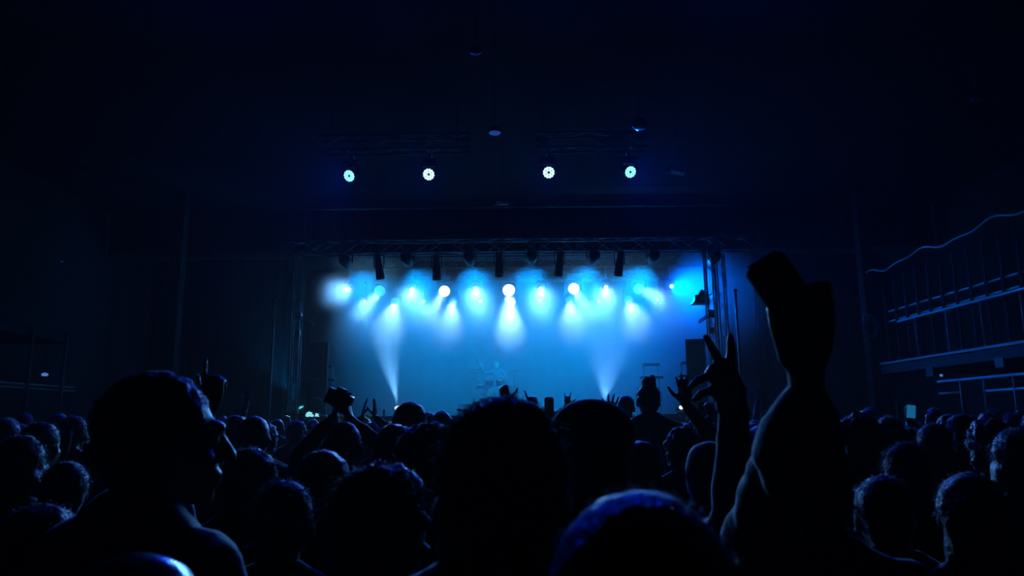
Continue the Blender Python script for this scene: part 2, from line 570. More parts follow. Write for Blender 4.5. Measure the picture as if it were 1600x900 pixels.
# lamps on the stage floor
fixture('floor_lamp', P(622, 640, 27.0), (-.10, -1, 1.28), .12, 'wash', 'floor lamp throwing a bright white beam up from the stage', 'stage lamp', None, 'lens_white', (8500, (.16, .54, 1), 28, .9), hang=False)
fixture('floor_lamp', P(945, 655, 25.0), (.1, -1.3, 3), .12, 'wash', 'floor lamp behind raised hands glowing up from stage right of centre', 'stage lamp', None, 'lens_white', (2500, STAR, 60, .9), hang=False)
fixture('floor_lamp', P(1063, 641, 20.4), (-.02, -1, .05), .05, 'beam', 'tiny star-bright lamp at stage edge beside a raised hand', 'stage lamp', None, 'lens_star', (60, BEAM, 50, .9), hang=False)
fixture('floor_lamp', P(470, 655, 22.5), (-.8, -1, 2.0), .10, 'wash', 'floor lamp giving a faint glow at the left end of stage', 'stage lamp', None, 'lens_cyan', (350, DEEP, 50, .9), hang=False)
# striped LED lamp at the stage edge
p = P(488, 652, 20.3)
t = thing('striped_lamp', 'glowing striped double LED lamp on the left stage edge', 'stage lamp', p)
for q, (x0, r0, nb) in enumerate(((-.06, .15, 7), (.13, .12, 5))):
    MB().lathe([(r0, 0), (r0 * 1.05, .03), (r0 * .8, .16)], 18, (x0, .0, 0), Matrix.Rotation(-PI / 2, 3, 'X')).build('housing', 'black', t, True)
    for k in range(nb):
        z = (k - (nb - 1) / 2) * .042
        hw = math.sqrt(max(.0004, r0 * r0 * .9 - z * z)) * (.9 if q == 0 else .55)
        MB().box((x0, -.012, z), (hw * 2, .012, .024), Matrix.Rotation(.35, 3, 'Y')).build('led_bar', 'led', t)
MB().box((.03, .06, -.12), (.4, .16, .06)).build('base', 'black', t)


# ------------------------------------------------------------------ loudspeakers and gear on stage
def cabinet(p, d, label, group=None, rz=0):
    t = thing('loudspeaker', label, 'loudspeaker', p, rz, group)
    w, dp, h = d
    MB().bbox((-w / 2, 0, 0), (w / 2, dp, h)).build('cabinet', 'black', t)
    MB().bbox((-w / 2 + .02, -.015, .02), (w / 2 - .02, 0, h - .02)).build('grille', 'speaker', t)
    MB().lathe([(w * .36, 0), (w * .36, .012), (w * .3, .016)], 20, (0, -.016, h * .34), Matrix.Rotation(PI / 2, 3, 'X')).build('woofer', 'black', t, True)
    MB().box((0, -.02, h * .78), (w * .6, .02, h * .22)).build('horn', 'black', t)
    for s in (-1, 1):
        MB().tube([(s * w / 2, dp * .4, h * .5), (s * (w / 2 + .02), dp * .4, h * .5), (s * (w / 2 + .02), dp * .6, h * .5), (s * w / 2, dp * .6, h * .5)], .01, 6).build('handle', 'chrome', t)
    return t


for sx, px, ang in ((-1, 498, .2), (1, 1086, -.25)):
    x = P(px, 560, 21.2).x
    for k in range(2):
        cabinet((x, 21.1, STAGE + k * 1.06), (.54, .6, 1.05), '%s of two stacked side-fill loudspeakers at %s of stage' % ('upper' if k else 'lower', 'left' if sx < 0 else 'right'), 'side-fill loudspeakers', ang)
# hanging speaker beside the right tower
p = P(1093, 466, 20.6)
t = thing('hanging_loudspeaker', 'wedge-shaped loudspeaker hung beside the bright right truss tower', 'loudspeaker', p)
MB().add([(-.24, -.2, -.17), (.24, -.2, -.17), (.2, -.2, .12), (.02, -.2, .22), (-.24, .2, -.17), (.24, .2, -.17), (.2, .2, .12), (.02, .2, .22)],
         [(0, 1, 2, 3), (7, 6, 5, 4), (0, 4, 5, 1), (1, 5, 6, 2), (2, 6, 7, 3), (3, 7, 4, 0)]).build('cabinet', 'black', t)
MB().tube([(.2, 0, .05), (.34, -.55, .1)], .02, 8).build('bracket', 'alu', t)
MB().box((0, -.21, -.04), (.36, .02, .2)).build('grille', 'speaker', t)
# drum riser and kit
dx = P(775, 600, 25).x
tag(MB().bbox((dx - 1.2, 24.0, STAGE), (dx + 1.2, 26.2, STAGE + .4)).build('drum_riser', 'deck'), 'low black riser under the drum kit at mid stage', 'riser')
DZ = STAGE + .4
kit = thing('drum_kit', 'hazy drum kit on a riser at the centre of stage', 'drum kit', (dx, 24.8, DZ))


def drum(c, r, h, tilt):
    rot = Matrix.Rotation(tilt, 3, 'X')
    b = MB().lathe([(r * .98, -h / 2), (r, -h / 2 + .01), (r, h / 2 - .01), (r * .98, h / 2)], 24, c, rot).build('drum', 'shell', kit, True)
    MB().lathe([(r * .96, h / 2), (r * .96, h / 2 + .006)], 24, c, rot).build('drum_skin', 'drumskin', b)
    for e in (-1, 1):
        MB().lathe([(r * 1.02, e * (h / 2 - .012) - .012), (r * 1.02, e * (h / 2 - .012) + .012)], 24, c, rot).build('hoop', 'chrome', b, True)


drum((0, -.25, .29), .28, .42, PI / 2)
drum((-.22, -.15, .72), .15, .22, .45)
drum((.16, -.15, .72), .15, .22, .45)
drum((.55, .05, .42), .2, .38, .05)
drum((-.5, .15, .58), .18, .14, .1)
for cx, cy, cz, cr in ((-.62, -.2, 1.12, .24), (.62, -.15, 1.08, .24), (-.85, .1, .85, .18)):
    MB().lathe([(.02, .03), (.06, .02), (cr, 0), (cr, -.004), (.06, .012)], 24, (cx, cy, cz), Matrix.Rotation(.2, 3, 'X')).build('cymbal', 'brass', kit, True)
    st = MB().tube([(cx, cy, 0.1), (cx, cy, cz + .04)], .012, 6)
    for k in range(3):
        st.tube([(cx, cy, .3), (cx + .25 * math.cos(k * 2.1), cy + .25 * math.sin(k * 2.1), .01)], .01, 5)
    st.build('cymbal_stand', 'chrome', kit)
tag(MB().lathe([(.16, 0), (.17, .06), (.12, .08)], 18, (dx + .02, 25.35, DZ + .46)).tube([(dx + .02, 25.35, DZ), (dx + .02, 25.35, DZ + .48)], .03, 8).build('drum_stool', 'black', None, True), 'round black stool under the drummer', 'stool')
# keyboards
for px, yy, dep, lab in ((1018, 590, 23.0, 'two-tier keyboard stand in the haze right of the drums'), (1078, 588, 22.6, 'keyboard stand in front of the right loudspeaker stack'), (506, 594, 22.6, 'keyboard stand beside the left loudspeaker stack')):
    p = P(px, yy, dep)
    t = thing('keyboard_stand', lab, 'keyboard', (p.x, dep, STAGE))
    h = p.z - STAGE
    h2 = h + .4
    for z, w in ((h, .7), (h2, .5)):
        k = MB().box((0, 0, z), (w, .3, .06)).build('keyboard', 'black', t)
        MB().box((0, -.07, z + .034), (w * .94, .13, .008)).build('key_row', 'drumskin', k)
    for s in (-1, 1):
        MB().tube([(s * .28, .1, 0), (s * .22, .1, h2 - .03)], .018, 6).build('leg', 'alu', t)
        MB().tube([(s * .28, -.25, .015), (s * .28, .25, .015)], .018, 6).build('foot', 'alu', t)
    MB().tube([(-.25, .1, h * .5), (.25, .1, h * .5)], .014, 6).build('cross_bar', 'alu', t)
p = P(600, 648, 20.25)
t = thing('water_bottle', 'small clear bottle standing on the stage edge', 'bottle', (p.x, 20.25, STAGE))
MB().lathe([(.035, 0), (.038, .02), (.038, .16), (.015, .2), (.014, .22)], 14).build('bottle_body', 'chrome', t, True)
MB().lathe([(.016, .22), (.016, .245)], 10).build('cap', 'rail', t)
p = P(600, 641, 20.6)
t = thing('small_stand', 'tiny short stand at the stage edge, its lit top imitated by a glow', 'lamp', (p.x, 20.6, STAGE))
MB().tube([(0, 0, 0), (0, 0, .16)], .012, 6).build('stem', 'chrome', t)
MB().lathe([(.03, .16), (.035, .19), (.02, .22)], 10).build('lamp_head', 'tell', t, True)  # emission stands in for stage light catching the stand's top

# ------------------------------------------------------------------ side galleries
GX = 9.0


def gy(px):
    return GX * FPX / abs(px - 812)


def bar(t, name, a, b, r=.022, m='rail'):
    return MB().tube([a, b], r, 8).build(name, m, t, True)


g = thing('gallery', 'gallery floor jutting from the right wall above the crowd', 'gallery')
MB().bbox((GX, 3.0, 2.66), (11.99, 18.6, 2.86)).build('slab', 'wall', g)
MB().bbox((GX - .03, 3.0, 2.89), (GX + .03, 18.6, 2.94)).build('edge_beam', 'rail', g)
gr = thing('gallery_railing', 'pale blue-lit metal railing along the right gallery edge', 'railing', (GX, 0, 0))
bar(gr, 'top_rail', (0, 6, 3.85), (0, gy(1403), 3.85), .028)
ys = [16.8, 15.56, 14.38, 13.2, 12.0, 10.8, 9.6, 8.4, 7.2]
for y in ys:
    bar(gr, 'post', (0, y, 2.94), (0, y, 3.84), .026)
# tall slatted guard behind the railing: two rails crossed by dark slats
gs = thing('slatted_guard', 'dark slatted guard with two glinting rails above the right gallery railing', 'screen', (GX + .06, 0, 0))
for z in (4.17, 3.925):
    bar(gs, 'rail', (.02, 6, z), (.02, gy(1385), z), .022)
k = 0
y = 18.2
while y > 6:
    MB().bbox((-.03, y - .04, 2.94), (-.005, y + .04, 5.0 + .06 * math.sin(k))).build('slat', 'slat', gs)
    y -= .5
    k += 1
pts = []
y = 19.0
k = 0
while y > 5:
    pts.append((GX - .02, y, 5.24 + .06 * math.sin(y * 2.4) + .035 * math.sin(y * 5.1 + 1)))
    y -= .15
tag(MB().tube(pts, .022, 7).build('hanging_cable', 'rail', None, True), 'wavy pale cable strung along the top of the right gallery guard', 'cable')
p = P(1362, 508, 18.75)
cl = thing('cable_coil', 'coil of cable hanging at the stage end of the right gallery', 'cable coil', p)
for k in range(4):
    n = 28
    MB().tube([V((.04 * k - .06 + .12 * math.cos(a * 2 * PI / n), .03 * k - .05 * math.cos(a * 2 * PI / n), .29 * math.sin(a * 2 * PI / n) - .012 * k)) for a in range(n + 1)], .018, 6).build('loop', 'rail', cl, True)
MB().tube([(-.02, .05, .28), (.0, .2, .34)], .02, 6).build('hook', 'chrome', cl)
# lower terrace and its railing
tr = thing('side_terrace', 'raised standing terrace along the right wall', 'terrace')
MB().bbox((GX - .05, 3, 0.005), (11.99, 15.9, 1.15)).build('platform', 'wall', tr)
lr = thing('terrace_railing', 'lower pale railing with crossbars along the right terrace', 'railing', (GX, 0, 0))
bar(lr, 'top_rail', (0, 5, 2.35), (0, gy(1455), 2.35), .026)
bar(lr, 'mid_rail', (0, 5, 2.095), (0, gy(1528), 2.095), .022)
bar(lr, 'mid_rail', (0, gy(1490), 2.095), (0, gy(1455), 2.095), .022)
for px in (1490, 1526, 1572, 1640, 1720, 1830, 1980):
    bar(lr, 'post', (0, gy(px), 1.15), (0, gy(px), 2.35), .03)
for px, py, lab in ((1460, 581, 'dim box-shaped loudspeaker under the far end of the right gallery'), (1570, 566, 'dim box-shaped loudspeaker under the right gallery nearer the camera')):
    y = gy(px) + .3
    p = P(px, py, y)
    t = thing('wall_loudspeaker', lab, 'loudspeaker', p)
    MB().box((0, 0, 0), (.22, .26, .2)).build('cabinet', 'speaker', t)
    MB().tube([(0, 0, .08), (0, 0, 2.67 - p.z)], .015, 6).build('bracket', 'black', t)
p = P(1467, 587, gy(1467)) + V((.05, 0, 0))
t = thing('gallery_spot_lamp', 'tiny white tell-tale lamp under the right gallery', 'lamp', p)
MB().lathe([(.03, .03), (.03, -.01), (.02, -.02)], 10).build('lamp_head', 'tell', t, True)
MB().tube([(0, 0, .02), (0.0, .0, 2.75 - p.z)], .008, 5).build('wire', 'black', t)

# left gallery
g = thing('gallery', 'gallery floor jutting from the left wall above the crowd', 'gallery')
MB().bbox((-11.99, 3.0, 3.2), (-GX, 14.9, 3.4)).build('slab', 'wall', g)
MB().bbox((-GX - .03, 3.0, 3.38), (-GX + .03, 14.9, 3.49)).build('edge_beam', 'wall', g)
tr = thing('side_terrace', 'raised standing terrace along the left wall', 'terrace')
MB().bbox((-11.99, 3, 0.005), (-GX + .05, 15.0, 1.15)).build('platform', 'wall', tr)
lr = thing('terrace_railing', 'blue-lit double rail with tall posts along the left terrace', 'railing', (-GX, 0, 0))
bar(lr, 'top_rail', (0, 5, 2.32), (0, 14.95, 2.32), .022)
bar(lr, 'mid_rail', (0, 5, 2.25), (0, 14.95, 2.25), .018)
for y in (14.42, 13.4, 12.3, 11.0, 9.6):
    bar(lr, 'post', (.06, y, 1.15), (.06, y, 3.37), .028)
p = P(70, 585, 13.8)
t = thing('wall_lamp', 'small glowing lamp above the left terrace rail', 'lamp', p)
MB().lathe([(.02, .03), (.05, .015), (.06, -.01), (.04, -.03)], 12).build('lamp_shade', 'tell', t, True)
MB().tube([(0, 0, .03), (0, 0, 3.22 - p.z)], .008, 5).build('wire', 'black', t)


# small ceiling fittings over the crowd
def drop(t, p):
    MB().tube([(0, 0, .04), (0, 0, CEIL - p.z)], .005, 5).build('drop_rod', 'black', t)


for px, py, dep, nm, lab, r, m in ((773, 206, 11.0, 'ceiling_lamp', 'round ceiling lamp with a bright blue lower rim', .1, 'dim_tell'), (743, 80, 9.2, 'ceiling_lamp', 'dim round ceiling fitting high above the middle of crowd', .085, 'black'),
                                   (1000, 197, 11.5, 'ceiling_lamp', 'barely lit round ceiling fitting above the right front truss', .13, 'chrome'), (1527, 154, 10.0, 'ceiling_lamp', 'faint ceiling fitting far out at upper right', .08, 'chrome'),
                                   (97, 408, 13.0, 'ceiling_lamp', 'pin-prick tell-tale fitting over the left gallery', .03, 'dim_tell')):
    p = P(px, py, dep)
    t = thing(nm, lab, 'ceiling lamp', p)
    MB().lathe([(r * .4, r * .9), (r * .9, r * .5), (r, 0), (r * .96, -r * .15)], 20).build('housing', 'black', t, True)
    MB().lathe([(r * .94, -r * .1), (r * .8, -r * .3), (r * .4, -r * .36)], 20).build('diffuser', m, t, True)
    drop(t, p)
for px, py, dep, rot, lab, sz in ((786, 318, 16.0, 0, 'slim bar-shaped fitting hanging between the inner front lamps', (.24, .1, .05)), (1060, 267, 13.8, .2, 'tilted box-shaped fitting right of the front truss', (.26, .2, .1))):
    p = P(px, py, dep)
    t = thing('ceiling_box', lab, 'fitting', p)
    MB().box((0, 0, 0), sz, Matrix.Rotation(rot, 3, 'Y')).build('housing', 'rail', t)
    MB().box((-.75 * sz[0], 0, .03), (.06, .1, .14), Matrix.Rotation(rot, 3, 'Y')).build('bracket', 'black', t)
    MB().box((-.4 * sz[0], 0, .06), (sz[0] * .9, .05, .03)).build('arm', 'black', t)
    drop(t, p)
# ------------------------------------------------------------------ people
def fingers(mb, wrist, u, n, side, curls, spreads, k=1.0, thumb=(.7, .3), grow=0.0):
    """Five separate fingers on a palm. u: along the hand, n: palm side, side: +1/-1 says where the thumb leaves."""
    u = V(u).normalized()
    n = V(n)
    n = (n - u * n.dot(u)).normalized()
    s = n.cross(u) * side
    W = V(wrist)
    kn = []
    for off, adv in ((.030, .088), (.010, .093), (-.010, .089), (-.029, .080)):
        q = W + (u * adv + s * off) * k
        kn.append(q)
        mb.tube([W + s * off * .45 * k, W + (u * adv * .5 + s * off * .85) * k, q], [(.016 + grow) * k, (.0145 + grow) * k, (.0115 + grow) * k], 8, rnd=True)
    mb.tube([W + (u * .03 + s * .02) * k, W + (u * .07 + s * .026) * k], .014 * k, 8, rnd=True)
    for i, L in enumerate((.074, .083, .077, .06)):
        d = (Quaternion(n, spreads[i] * side) @ u).normalized()
        ax = d.cross(n).normalized()
        p = kn[i]
        pts, rr = [p], [.0098 * k]
        ang = 0
        for j, f in enumerate((.45, .31, .24)):
            ang += curls[i] * (.9, 1.0, .7)[j]
            p = p + (Quaternion(ax, ang) @ d) * (L * f * k)
            pts.append(p)
            rr.append((.0092, .0084, .0070)[j] * k)
        mb.tube(pts, rr, 8, rnd=True)
    d = (u * (1 - thumb[0]) + s * thumb[0] + n * .25).normalized()
    p = W + (u * .026 + s * .024) * k
    pts, rr = [p], [.0145 * k]
    bend = (u + n * .3).normalized()
    for j, L in enumerate((.042, .034, .027)):
        p = p + d * L * k
        pts.append(p)
        rr.append((.012, .0105, .0085)[j] * k)
        d = (d + bend * thumb[1]).normalized()
    mb.tube(pts, rr, 8, rnd=True)


def head_prims(mb, c, q, k):
    """Skull, face, jaw, nose, lips, brow, eyes and ears; faces local +y turned by q."""
    m = q.to_matrix()

    def e(p, r):
        mb.ell(c + m @ (V(p) * k), [v * k for v in r], m)
    e((0, -.012, .025), (.075, .093, .088))
    e((0, .03, -.035), (.060, .062, .078))
    e((0, .055, -.085), (.036, .034, .026))
    e((0, .074, -.098), (.02, .016, .015))
    e((0, .088, .026), (.046, .014, .012))
    mb.tube([c + m @ (V((0, .09, .015)) * k), c + m @ (V((0, .112, -.028)) * k)], [.009 * k, .015 * k], 8, rnd=True)
    e((0, .09, -.058), (.024, .012, .008))
    e((0, .089, -.072), (.021, .012, .008))
    for s in (-1, 1):
        e((s * .03, .078, .002), (.013, .012, .01))
        e((s * .042, .06, -.03), (.022, .022, .02))
        e((s * .078, -.004, -.01), (.011, .022, .033))


def elbow(sh, wr, out, k):
    """Two-bone arm: where the elbow sits between shoulder and wrist."""
    a, b = .30 * k, .265 * k
    d = wr - sh
    L = d.length
    if L > (a + b) * .995:
        return sh + d * (a / (a + b)), L / (a + b)
    x = (a * a - b * b + L * L) / (2 * L)
    h = math.sqrt(max(0, a * a - x * x))
    dn = d.normalized()
    o = V(out) - dn * V(out).dot(dn)
    return sh + dn * x + o.normalized() * h, 1.0


RELAX = dict(curls=(.35, .4, .45, .5), spreads=(.06, .0, -.05, -.1))
OPEN = dict(curls=(.08, .05, .06, .1), spreads=(.16, .03, -.12, -.28))
CLAP = dict(curls=(.12, .1, .1, .12), spreads=(.05, .0, -.04, -.08))
FIST = dict(curls=(1.3, 1.35, 1.35, 1.35), spreads=(.03, 0, -.02, -.05))
POINT = dict(curls=(.05, 1.3, 1.35, 1.35), spreads=(.03, 0, -.02, -.05))
HORNS = dict(curls=(.05, 1.3, 1.3, .1), spreads=(.1, 0, 0, -.2))
HOLD = dict(curls=(.6, .65, .65, .6), spreads=(.05, 0, -.03, -.08))


def body_mesh(H, yaw=0.0, hq=None, arms=None, voxel=.014, top='cloth_a', wide=1.0, sleeve=1.0, hood=False, extra=None, it=2, bag=0.0, seat=False):
    """Returns (body mesh, top mesh, trouser mesh, head centre, head turn) in coordinates of the feet."""
    k = H / 1.72
    arms = arms or {}
    T = Matrix.Rotation(yaw, 3, 'Z')
    hq = hq or Quaternion((1, 0, 0, 0))
    HQ = T.to_quaternion() @ hq
    B, C, L = MB(), MB(), MB()

    def w(x, y, z):
        return T @ V((x * wide, y, z)) * k
    hc = w(0, .035, 1.605)
    neck = w(0, -.01, 1.46)
    for mb, g in ((B, 0), (C, .016)):
        mb.ell(w(0, 0, 1.25), [(.155 * wide + g) * k, (.098 + g) * k, (.2 + g) * k], T)
        mb.ell(w(0, 0, 1.02), [(.14 * wide + g) * k, (.1 + g) * k, (.2 + g) * k], T)
        mb.tube([w(-.165, -.01, 1.405), w(0, -.015, 1.425), w(.165, -.01, 1.405)], [(.055 + g) * k, (.07 + g) * k, (.055 + g) * k], 10, rnd=True)
        for s in (-1, 1):
            mb.tube([w(s * .13, -.015, 1.42), w(s * .04, -.015, 1.485)], [(.045 + g) * k, (.04 + g * .7) * k], 10, rnd=True)
    B.tube([w(0, -.015, 1.42), neck, w(0, .01, 1.56)], [.062 * k, .056 * k, .056 * k], 12, rnd=True)
    head_prims(B, hc, HQ, k)
    B.ell(w(0, 0, .92), [.15 * wide * k, .1 * k, .12 * k], T)
    L.ell(w(0, 0, .93), [.165 * wide * k, .115 * k, .125 * k], T)
    for s in (-1, 1):
        hip, knee, ank = w(s * .085, 0, .9), w(s * .09, .02, .5), w(s * .09, -.01, .09)
        if seat:
            knee, ank = w(s * .17, .42, .86), w(s * .17, .40, .46)
        B.tube([hip, knee, ank], [.075 * k, .052 * k, .04 * k], 10, rnd=True)
        foot = ank + T @ V((0, .0, -.055)) * k
        B.tube([foot + T @ V((0, -.04, 0)) * k, foot + T @ V((0, .12, -.005)) * k], [.036 * k, .033 * k], 8, rnd=True)
        L.tube([hip, knee, ank + V((0, 0, .02))], [.09 * k, .067 * k, .058 * k], 10, rnd=True)
        a = arms.get('R' if s > 0 else 'L')
        sh = w(s * .19, -.01, 1.40)
        if a is None:
            el, wr = w(s * .235, -.05, 1.12), w(s * .225, .07, .89)
            u, n, pose, st = T @ V((0, .25, -1)), T @ V((-s, 0, 0)), RELAX, 1.0
        else:
            wr = V(a['wrist'])
            el, st = elbow(sh, wr, T @ V(a.get('out', (s * .8, .3, -.6))), k)
            u, n, pose = V(a['u']), V(a['n']), a.get('pose', OPEN)
        B.tube([sh, (sh + el) / 2, el, el.lerp(wr, .35), wr], [.05 * k, .045 * k, .038 * k, .037 * k, .026 * k], 10, rnd=True)
        ks = k * (a.get('k', 1.0) if a else 1.0)
        if a is None or not a.get('custom'):
            fingers(B, wr, u, n, (a or {}).get('side', -s), pose['curls'], pose['spreads'], ks, pose.get('thumb', (.7, .3)))
        cuff = el.lerp(wr, .88 * sleeve) if sleeve > .5 else sh.lerp(el, sleeve * 1.6)
        if sleeve > .5:
            C.tube([sh, (sh + el) / 2, el, cuff], [(.066 + bag) * k, (.06 + bag) * k, (.053 + bag) * k, (.04 + bag * .8) * k], 10, rnd=True)
        else:
            C.tube([sh, cuff], [.066 * k, .064 * k], 10, rnd=True)
    if hood:
        m = HQ.to_matrix()
        C.ell(hc + m @ V((0, -.022, .018)) * k, [.1 * k, .106 * k, .122 * k], m)
        C.tube([w(0, -.04, 1.44), hc + m @ V((0, -.05, -.06)) * k], [.09 * k, .085 * k], 12, rnd=True)
    if extra:
        extra(B, C)
    bm_ = remesh(B, voxel, 'body', 'skin', it, keep=1.0 if voxel > .013 else .5 if voxel > .0095 else .3 if voxel > .0055 else .22)
    cm = remesh(C, max(voxel, .017), 'top', top, 2, amp=.006, fr=14)
    lm = remesh(L, max(voxel * 1.6, .026), 'trousers', 'denim', 2)
    return bm_, cm, lm, hc, HQ, k


def hair_mesh(style, hc, HQ, k, voxel, m, seed=0):
    mb = MB()
    R = HQ.to_matrix()

    def e(p, r):
        mb.ell(hc + R @ (V(p) * k), [v * k for v in r], R, 18, 12)
    amp, fr = .004, 40
    if style == 'short':
        e((0, -.022, .036), (.083, .098, .092))
        e((0, -.05, -.01), (.07, .062, .075))
    elif style == 'cropped':
        e((0, -.018, .033), (.079, .096, .088))
        amp = .0015
    elif style == 'bob':
        e((0, -.02, .036), (.088, .1, .094))
        e((0, -.045, -.03), (.096, .075, .09))
        for s in (-1, 1):
            e((s * .068, -.01, -.06), (.03, .06, .08))
        amp, fr = .007, 30
    elif style == 'curly':
        e((0, -.02, .04), (.098, .11, .1))
        e((0, -.05, -.03), (.095, .075, .08))
        amp, fr = .016, 34
    elif style == 'long':
        e((0, -.02, .036), (.086, .1, .094))
        mb.tube([hc + R @ V((0, -.05, 0)) * k, hc + R @ V((0, -.07, -.14)) * k, hc + R @ V((0, -.09, -.32)) * k], [.085 * k, .09 * k, .06 * k], 14, rnd=True)
        amp, fr = .006, 26
    elif style == 'bun':
        e((0, -.02, .036), (.083, .099, .092))
        e((0, -.05, .135), (.052, .05, .048))
        e((.03, -.05, .165), (.02, .018, .026))
        e((-.02, -.06, .16), (.018, .018, .022))
        e((0, -.05, -.01), (.07, .062, .075))
        amp, fr = .009, 34
    elif style == 'tail':
        e((0, -.02, .036), (.081, .098, .091))
        mb.tube([hc + R @ V((0, -.1, .05)) * k, hc + R @ V((0, -.15, .0)) * k, hc + R @ V((0, -.14, -.14)) * k], [.03 * k, .035 * k, .015 * k], 10, rnd=True)
    elif style == 'spiky':
        e((0, -.02, .036), (.083, .099, .092))
        rnd = random.Random(seed)
        for i in range(60):
            a, b = rnd.uniform(0, 2 * PI), rnd.uniform(0, 1.2)
            d = V((math.sin(b) * math.cos(a), math.sin(b) * math.sin(a), math.cos(b)))
            p = hc + R @ (V((d.x * .075, d.y * .09 - .02, d.z * .085 + .036)) * k)
            mb.cone(p, p + (R @ d + V((rnd.uniform(-.4, .4), rnd.uniform(-.4, .4), .1))) * .03 * k, .014 * k, .005 * k, 6)
        amp = .003
    return remesh(mb, voxel, 'hair', m, 2, amp * k, fr, seed)


def strands(hc, HQ, k, style, n, m, seed, length=.03, frizz=.6, w=.0009):
    """Loose single hairs standing off the hair mass."""
    rnd = random.Random(seed)
    R = HQ.to_matrix()
    r = dict(curly=(.098, .11, .1), bob=(.09, .1, .094), spiky=(.083, .099, .092)).get(style, (.082, .098, .091))
    mb = MB()
    for i in range(n):
        a, z = rnd.uniform(0, 2 * PI), rnd.uniform(-.25, 1)
        if math.sin(a) > .55 and z < .35:
            continue
        s = math.sqrt(max(0, 1 - z * z))
        d = V((s * math.cos(a), s * math.sin(a), z))
        p = V((d.x * r[0], d.y * r[1] - .022, d.z * r[2] + .036)) * .97
        tang = V((rnd.uniform(-1, 1), rnd.uniform(-1, 1) - .3, rnd.uniform(-1, .6)))
        d2 = (d * frizz + tang * .8).normalized()
        L = length * rnd.uniform(.5, 1.3)
        pts = [p, p + d2 * L * .5, p + d2 * L * .9 + V((rnd.uniform(-1, 1), rnd.uniform(-1, 1), -.8)) * L * .35]
        mb.tube([hc + R @ (q * k) for q in pts], [w, w * .8, w * .3], 3)
    return mb.mesh('hair_strands', m, True)


PEOPLE = []


def person(px, top, d, label, hair='short', hm='hair', yaw=0.0, hyaw=0.0, hpitch=0.0, roll=0.0, arms=None, voxel=.012, cloth='cloth_a', wide=1.0,
           sleeve=1.0, hood=False, cap=False, fuzz=0, fuzz_len=.03, frizz=.6, group=None, extra=None, crown=.008, bag=0.0, off=None):
    """A standing person whose crown meets photo pixel (px, top) at distance d; arms are given as world points."""
    c = P(px, top, d)
    H = c.z - crown
    base = V((c.x, d, 0))
    if off:
        base += V(off)
    loc = {}
    for s, a in (arms or {}).items():
        q = dict(a)
        q['wrist'] = V(a['wrist']) - base
        loc[s] = q
    hq = Quaternion((0, 0, 1), hyaw) @ Quaternion((1, 0, 0), hpitch) @ Quaternion((0, 1, 0), roll)
    ex = (lambda B, C: extra(B, C, base)) if extra else None
    bm_, cm, lm, hc, HQ, k = body_mesh(H, yaw, hq, loc, voxel, cloth, wide, sleeve, hood, ex, bag=bag)
    o = link('person', bm_, None, base)
    tag(o, label, 'person', group)
    link('top', cm, o)
    link('trousers', lm, o)
    sd = len(PEOPLE)
    if cap:
        R = HQ.to_matrix()
        cp = MB()
        cp.ell(hc + R @ V((0, -.016, .042)) * k, [.087 * k, .102 * k, .086 * k], R, 20, 12)
        cp.tube([hc + R @ V((0, .05, .05)) * k, hc + R @ V((0, .16, .035)) * k], [.068 * k, .055 * k], 14, rnd=True, sq=.16, up=R @ V((0, 0, 1)))
        link('cap', remesh(cp, .007, 'cap', cloth, 2), o)
        if hair:
            link('hair', hair_mesh('short', hc - V((0, 0, .012)), HQ, k * .97, .01, hm, sd), o)
    elif hair and not hood:
        link('hair', hair_mesh(hair, hc, HQ, k, min(voxel, .01), hm, sd), o)
        if fuzz:
            tag(link('hair_strands', strands(hc, HQ, k, hair, fuzz, hm, sd, fuzz_len, frizz), o), kind='stuff')
    PEOPLE.append((base.x, base.y, .3))
    return o, base, hc + base, HQ, k


def arm_to(px, py, dep, u, n, pose=OPEN, **kw):
    return dict(wrist=P(px, py, dep), u=V(u), n=V(n), pose=pose, **kw)


AWAY = (0, 1, .1)
# --- nearest heads
person(1003, 762, .56, 'nearest person, only a smooth cropped crown filling the bottom edge', 'cropped', hm='hair', voxel=.01, fuzz=500, fuzz_len=.006, frizz=.9, cloth='cloth_a')
person(785, 626, 1.02, 'big dark head with thick wavy hair in the middle of the foreground', 'bob', voxel=.01, fuzz=2600, fuzz_len=.02, frizz=.45, cloth='cloth_a')
person(914, 625, 1.62, 'person in a flat-brimmed cap turned left beside the big central head', cap=True, hyaw=1.35, voxel=.01, cloth='cloth_b')
person(238, 578, 1.28, 'tall person at left in profile, blue light along cheek and chin', 'short', yaw=-.5, hyaw=-.55, voxel=.007, fuzz=1200, fuzz_len=.012, cloth='cloth_b', crown=.012)
person(352, 703, 2.2, 'person with rim-lit hair behind the tall profile, one arm raised straight up', 'bob', hm='hair_b', voxel=.007, fuzz=600,
       arms={'L': arm_to(331, 634, 2.25, (-.03, .05, 1), AWAY, dict(POINT, thumb=(.45, .6)), side=-1)}, cloth='cloth_a', off=(.05, .05, 0))
person(206, 862, .78, 'glossy-haired head cut by the bottom left edge', 'cropped', hm='hair_gloss', voxel=.01, cloth='leather', hyaw=-.3)
person(590, 738, 1.35, 'person with tousled blue-lit curls below the central head', 'curly', hm='hair_b', voxel=.01, fuzz=1600, fuzz_len=.03, cloth='cloth_b')
person(503, 704, 2.05, 'round smooth-haired head with a bright rim left of the curly one', 'short', hm='hair_b', voxel=.01, fuzz=700, fuzz_len=.012, cloth='cloth_a')
person(672, 671, 1.95, 'person with rim-lit hair half hidden behind the big central head', 'curly', voxel=.01, fuzz=900, cloth='cloth_a')
person(640, 630, 3.7, 'person with sleek round hair against the bright floor beam', 'bob', voxel=.01, fuzz=500, fuzz_len=.012, cloth='cloth_b')
person(690, 643, 5.3, 'person with flat dark hair right of the sleek round head', 'short', voxel=.012, cloth='cloth_a')
